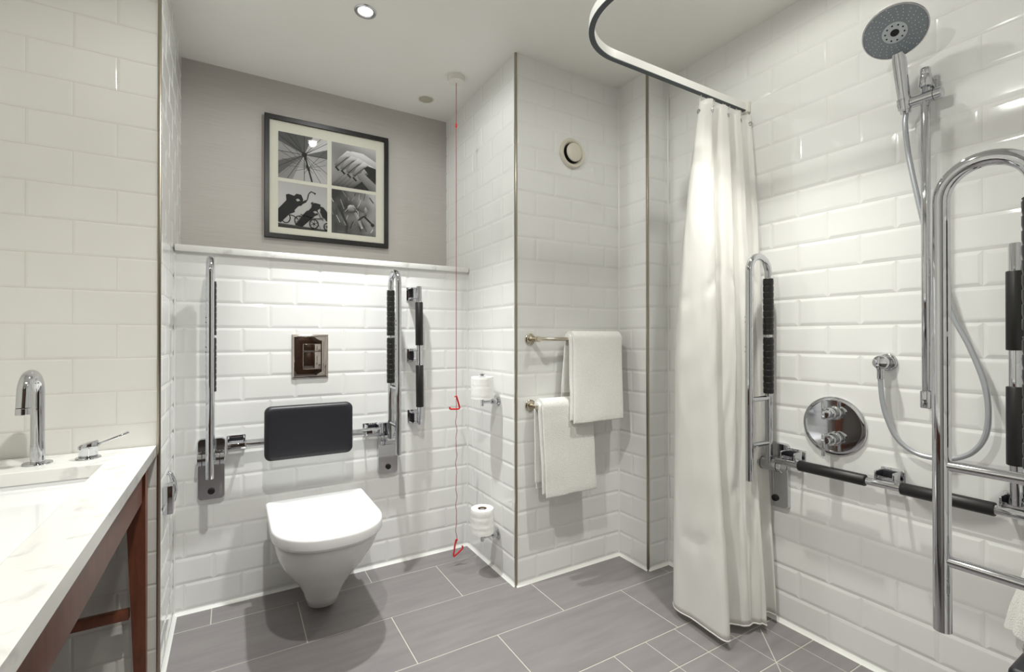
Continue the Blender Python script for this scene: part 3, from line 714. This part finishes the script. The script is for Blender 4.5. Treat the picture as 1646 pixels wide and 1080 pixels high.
# hand shower
hb0 = V((HX + .005, HY, 1.790)); hdir = V((-.30, 0, 1)).normalized()
t = thing('hand_shower', 'round grey faced chrome hand shower held at the top of the riser rail', 'shower head', hb0)
hc = V((1.690, .632, 1.998))
fn_ = V((-.60, -.17, -.78)).normalized()
hand = [hb0 - hdir * .008, hb0 + hdir * .03, hb0 + hdir * .09, hb0 + hdir * .135, hc - fn_ * .022 + hdir * -.05]
finish('handle', tube([hb0 - hdir * .012, hb0 - hdir * .010, hb0 + hdir * .0, hb0 + hdir * .06, hb0 + hdir * .11, hb0 + hdir * .145, hb0 + hdir * .165 - V((.004, 0, 0))], [.0115, .0132, .0138, .0164, .0176, .0176, .014], 28), 'chrome', t, 50)
finish('head_shell', lathe([(0, -.030), (.030, -.028), (.060, -.019), (.076, -.008), (.0795, -.001), (.0780, .002), (.0755, .002), (.0755, -.001)], hc, fn_, 64, close=False), 'chrome', t, 50)
finish('spray_face', lathe([(.0757, 0), (.074, .0015), (.030, .0025), (0, .0028)], hc, fn_, 64, close=False), 'head', t, 50)
finish('spray_ring', lathe([(.0305, .002), (.030, .0042), (.0285, .0048), (.0125, .0048), (.0105, .0035)], hc, fn_, 48, close=False), 'head_light', t, 50)
finish('centre_cap', lathe([(.0105, .0033), (.0095, .0047), (0, .005)], hc, fn_, 24, close=False), 'hole', t, 50)
u_ = (V((0, 0, 1)) - fn_ * fn_.z).normalized(); w_ = fn_.cross(u_)
nb = BM()
for k in range(24):
    a = k * PI / 12
    for q in range(5):
        R = .038 + q * .0085 + (.003 if k % 2 else 0)
        if R > .073: continue
        dots(nb, [hc + (u_ * math.cos(a + q * .05) + w_ * math.sin(a + q * .05)) * R + fn_ * .0014], .0011, fn_, .0022, 6)
tag(finish('nozzle_field', nb, 'nozzle', t, 0), kind='stuff')
for k in range(10):
    a = k * PI / 5 + .2; finish('spray_port', lathe([(.0024, 0), (.0024, .0006), (0, .0008)], hc + (u_ * math.cos(a) + w_ * math.sin(a)) * .0225 + fn_ * .0046, fn_, 12, close=False), 'hole', t, 0)
# hose
pts = [hb0 - hdir * .012, (1.776, .639, 1.75), (1.780, .637, 1.70), (1.782, .630, 1.632), (1.783, .604, 1.474), (1.783, .576, 1.33), (1.782, .536, 1.171), (1.781, .494, 1.065), (1.78, .464, .963), (1.779, .457, .880), (1.779, .466, .815), (1.779, .497, .766), (1.779, .548, .742), (1.779, .612, .743), (1.779, .662, .778), (1.779, .690, .840), (1.779, .703, .90), (1.779, .708, .975)]
P3 = [tuple(p) for p in pts]
hs = [V(cat(P3, k / 160)) for k in range(161)]
o = finish('shower_hose', tube(hs, .0072, 16), 'hose', None, 60, loc=hb0); tag(o, 'silver shower hose looping from the hand shower to the wall outlet', 'hose')
t = thing('hose_outlet', 'chrome round hose outlet elbow on the shower wall above the valve', 'wall outlet', (X3, .705, 1.013))
finish('flange', lathe([(.027, 0), (.027, .006), (.024, .009), (.018, .010)], (XW, .703, 1.014), (-1, 0, 0), 32), 'chrome', t, 40)
finish('elbow', lathe([(.018, 0), (.018, .024), (.021, .032), (.0225, .040), (.021, .046), (.012, .049), (0, .050)], (XW - .005, .703, 1.014), (-1, .06, 0), 32), 'chrome', t, 50)
finish('hose_nut', lathe([(.009, 0), (.0095, .002), (.0095, .026), (.0105, .028), (.0105, .044)], (1.779, .707, .962), (0, 0, 1), 20), 'chrome_soft', t, 40)
# valve
vy, vz = .862, .785
t = thing('shower_valve', 'large round chrome shower valve plate with two lever controls', 'shower valve', (X3, vy, vz))
finish('face_plate', lathe([(.100, 0), (.102, .004), (.1005, .008), (.096, .010), (.090, .0105), (.088, .0085), (.086, .0085), (.040, .0086), (0, .0086)], (XW, vy, vz), (-1, 0, 0), 72, close=False), 'chrome', t, 30)
for dz, up in ((.045, 1), (-.044, -1)):
    kb = finish('control_knob', lathe([(.024, .009), (.0245, .014), (.022, .017), (.017, .018), (.0165, .030), (.021, .031), (.0215, .046), (.019, .050), (.015, .051), (.0135, .056), (.0135, .068), (.012, .071), (0, .072)], (XW, vy - .004, vz + dz), (-1, 0, 0), 36, close=False), 'chrome', t, 40)
    z0 = vz + dz; finish('lever', cyl((XW - .062, vy + .006, z0 + (.048 if up > 0 else .018)), (XW - .062, vy + .006, z0 - (.018 if up > 0 else .056)), .0058, 18), 'chrome', kb, 50)

# shower seat and towel at the right edge
t = thing('folding_shower_bench', 'black edged fold down shower seat at the bottom right corner', 'shower seat', (1.48, YS, .44))
sb = box((1.315, YS + .02, .412), (1.70, .314, .446), .012, 4)
finish('seat_pad', sb, 'navy', t, 50)
finish('seat_frame', tube([(1.345, YS + .004, .405), (1.345, .27, .405), (1.36, .29, .405), (1.655, .29, .405), (1.67, .27, .405), (1.67, YS + .004, .405)], .0125, 16), 'chrome', t, 50)
for x in (1.345, 1.67): finish('wall_hinge', box((x - .03, YS + .0023, .36), (x + .03, YS + .02, .45), .004), 'chrome', t, 30)
bm = BM(); rings = []
for k in range(34):
    q = k / 33; z = .648 - .318 * q; rr = .018 + .050 * q ** .8; cy_ = .330 + .022 * q; row = []
    for j in range(48):
        a = 2 * PI * j / 48; f_ = 1 + .16 * q * math.sin(5 * a + 1.2 * q) + .05 * noise.noise(V((math.cos(a) * 2, math.sin(a) * 2, z * 12)))
        row.append(V((X3 - .058 + (.016 + .022 * q) * f_ * math.cos(a), cy_ + rr * f_ * math.sin(a), z - .006 * math.sin(5 * a) * q)))
    rings.append(row)
loft(rings, True, bm)
tag(finish('hand_towel', bm, 'towel', None, 70, loc=(X3 - .058, .34, .33)), 'gathered white towel hung on the low horizontal grab bar at the right edge', 'towel')

# ------------------------------------------------------------------ vanity
ZV = .757; ZT = .030; CX1 = -.204; CY0, CY1 = .36, YV - .003; CX0 = XV + .003
BX0, BX1, BY0, BY1 = -.66, -.298, .98, 1.655
bm = BM()
xs = (CX0, BX0, BX1, CX1); ys = (CY0, BY0, BY1, CY1)
for z, fl in ((ZV, 1), (ZV - ZT, 0)):
    gv = [[bm.verts.new((x, y, z)) for x in xs] for y in ys]
    for j in range(3):
        for i in range(3):
            if i == 1 and j == 1: continue
            bm.faces.new((gv[j][i], gv[j][i + 1], gv[j + 1][i + 1], gv[j + 1][i]))
def side(pts):
    for a, b in zip(pts, pts[1:] + pts[:1]): bm.faces.new([bm.verts.new((*a, ZV)), bm.verts.new((*b, ZV)), bm.verts.new((*b, ZV - ZT)), bm.verts.new((*a, ZV - ZT))])
side([(CX0, CY0), (CX1, CY0), (CX1, CY1), (CX0, CY1)]); side([(BX0, BY0), (BX1, BY0), (BX1, BY1), (BX0, BY1)])
bmesh.ops.remove_doubles(bm, verts=bm.verts, dist=1e-5)
bmesh.ops.bevel(bm, geom=[e for e in bm.edges if len(e.link_faces) == 2 and e.calc_face_angle(0) > 1], offset=.002, segments=2, affect='EDGES', profile=.5)
tag(finish('stone_countertop', bm, 'marble', None, 35, loc=(-.5, 1.1, ZV)), 'white veined quartz countertop with a basin cut-out at the left', 'countertop')
def rrect(x0, x1, y0, y1, z, r, n=6):
    pts = []
    for cx_, cy_, a0 in ((x1 - r, y1 - r, 0), (x0 + r, y1 - r, PI / 2), (x0 + r, y0 + r, PI), (x1 - r, y0 + r, 1.5 * PI)):
        for k in range(n + 1): a = a0 + k / n * PI / 2; pts.append(V((cx_ + r * math.cos(a), cy_ + r * math.sin(a), z)))
    return pts
zt = ZV - ZT - .0008
rings = [rrect(BX0 - .028, BX1 + .028, BY0 - .028, BY1 + .028, z, .03) for z in (zt - .012, zt)]
rings += [rrect(BX0 - .004 + i, BX1 + .004 - i, BY0 - .004 + i, BY1 + .004 - i, zt - d, .025 + i * .4) for i, d in ((0, 0), (.002, .006), (.006, .05), (.014, .085), (.03, .105), (.06, .112))]
rings += [rrect(BX0 + .15, BX1 - .15, BY0 + .15, BY1 - .15, zt - .118, .02)]
bt = thing('basin', 'white undermounted rectangular washbasin sunk in the countertop', 'washbasin', (-.48, 1.31, zt - .12))
bm = loft(rings, False); bm.faces.new(bm.verts[-28:])
outer = [rrect(BX0 - .028, BX1 + .028, BY0 - .028, BY1 + .028, zt - .012, .03), rrect(BX0 - .01, BX1 + .01, BY0 - .01, BY1 + .01, zt - .03, .03), rrect(BX0 + .02, BX1 - .02, BY0 + .02, BY1 - .02, zt - .125, .05)]
loft(outer, True, bm)
finish('bowl', bm, 'ceramic', bt, 50)
finish('drain', lathe([(.030, 0), (.031, .003), (.026, .005), (0, .0055)], ((BX0 + BX1) / 2, (BY0 + BY1) / 2, zt - .1185), (0, 0, 1), 28, close=False), 'chrome', bt, 50)
# wooden stand
t = thing('vanity_stand', 'reddish brown wooden vanity stand with tapered leg under the countertop', 'vanity stand', (-.5, 1.1, 0))
za = ZV - ZT - .001
finish('front_apron', box((-.252, CY0 + .05, za - .118), (-.228, 1.76, za), .002), 'wood', t, 30)
finish('back_apron', box((XV + .02, CY0 + .05, za - .118), (XV + .04, 1.76, za), .002), 'wood', t, 30)
finish('end_apron', box((XV + .05, 1.785, za - .118), (-.268, 1.805, za), .002), 'wood', t, 30)
finish('end_apron', box((XV + .05, CY0 + .03, za - .118), (-.268, CY0 + .05, za), .002), 'wood', t, 30)
def leg(x, y, sx, sy):
    w = .046; b = .026
    top = [V((x + a * w / 2, y + c * w / 2, z)) for z in (za,) for a, c in ((-1, -1), (1, -1), (1, 1), (-1, 1))]
    mid = [V((p.x, p.y, za - .13)) for p in top]
    ox, oy = x + sx * (w - b) / 2, y + sy * (w - b) / 2
    bot = [V((ox + a * b / 2, oy + c * b / 2, .0015)) for a, c in ((-1, -1), (1, -1), (1, 1), (-1, 1))]
    finish('leg', loft([bot, mid, top]), 'wood', t, 20)
for x, y, sx, sy in ((-.245, 1.795, 1, 1), (XV + .035, 1.795, -1, 1), (-.245, CY0 + .04, 1, -1), (XV + .035, CY0 + .04, -1, -1)): leg(x, y, sx, sy)
finish('stretcher', box((XV + .05, 1.783, .262), (-.262, 1.807, .290), .002), 'wood', t, 30)
finish('stretcher', box((XV + .05, CY0 + .03, .262), (-.262, CY0 + .05, .290), .002), 'wood', t, 30)
# tap and its separate mixer lever
fxx, fyy = -.449, 1.742
t = thing('basin_tap', 'chrome swan neck basin tap standing on the countertop', 'tap', (fxx, fyy, ZV))
finish('base_flange', lathe([(.030, .0003), (.031, .002), (.030, .0045), (.017, .005), (.016, .006)], (fxx, fyy, ZV), (0, 0, 1), 36), 'chrome', t, 40)
R = .048; zt_ = .998 - R
sp = [V((fxx, fyy, ZV + .004 + (zt_ - ZV) * k / 10)) for k in range(10)] + arc((fxx, fyy - R, zt_), (0, R, 0), (0, 0, R), 0, PI * .97, 22)
sp += [sp[-1] + V((0, -.002, -.012)) * k for k in (1, 2, 3)]
finish('spout', tube(sp, [.0150] * 3 + [.0142] * (len(sp) - 3), 28), 'chrome', t, 60)
e = sp[-1]; finish('aerator', lathe([(.0138, .0), (.0148, -.001), (.0148, -.016), (.0125, -.018), (.010, -.016), (0, -.016)], e, (0, 0.05, 1), 28, close=False), 'chrome', t, 40)
fxx, fyy = -.347, 1.750
t = thing('mixer_lever', 'low chrome mixer control with thin lever beside the tap', 'tap control', (fxx, fyy, ZV))
finish('base_flange', lathe([(.0275, .0003), (.0285, .002), (.0275, .0045), (.02, .005)], (fxx, fyy, ZV), (0, 0, 1), 36), 'chrome', t, 40)
k = lathe([(.0200, .004), (.0212, .006), (.0212, .026), (.0222, .028), (.0222, .040), (.0195, .044), (0, .046)], (fxx, fyy, ZV), (0, 0, 1), 36)
for v in k.verts:
    if v.co.z > ZV + .035: v.co.z += (v.co.x - fxx) * .28
finish('body', k, 'chrome', t, 40)
finish('lever', cyl((fxx + .014, fyy, ZV + .034), (fxx + .088, fyy + .012, ZV + .062), .0036, 14), 'chrome', t, 50)

# ------------------------------------------------------------------ light
def spot(x, y, e, size=112, blend=.9, r=.035, col=(1, .965, .91)):
    l = bpy.data.lights.new('downlight_or_fill_beam', 'SPOT'); l.energy = e; l.spot_size = math.radians(size); l.spot_blend = blend; l.shadow_soft_size = r; l.color = col
    o = bpy.data.objects.new('downlight_or_fill_beam', l); o.location = (x, y, H - .012); COL.objects.link(o)  # carries the real downlights and the added fill alike
EN = [94, 68, 50, 10]
SPILL = [9, 5, 25, 10]
CL = [(.975, 1, .985), (.99, .985, .915), (.985, .985, .925), (.99, .985, .93)]
SZ = [80, 82, 120, 150]
BL = [1, 1, .8, 1]
for (x, y), e, c, z, b in zip(LIGHTS, EN, CL, SZ, BL): spot(x, y, e, z, b, .028, c)
# every fixture, added fill included, also spills light wide of its beam
for (x, y), e, c in zip(LIGHTS, SPILL, CL): spot(x, y, e, 178, .35, .022, c)
w = bpy.data.worlds.new('World'); S.world = w; w.use_nodes = True
w.node_tree.nodes['Background'].inputs[0].default_value = (.9, .95, 1, 1); w.node_tree.nodes['Background'].inputs[1].default_value = .2

# ------------------------------------------------------------------ camera
cam = bpy.data.cameras.new('Camera'); cam.sensor_fit = 'HORIZONTAL'; cam.sensor_width = 36; cam.lens = 762.94 / 1646 * 36; cam.clip_start = .02
co = bpy.data.objects.new('Camera', cam); COL.objects.link(co)
co.location = (0, 0, 1.093); co.rotation_euler = (math.radians(90.246), math.radians(.045), -math.radians(30.514))
S.camera = co
vs = S.view_settings; vs.view_transform = 'Standard'; vs.look = 'None'; vs.gamma = 1; vs.exposure = .22; vs.use_curve_mapping = False
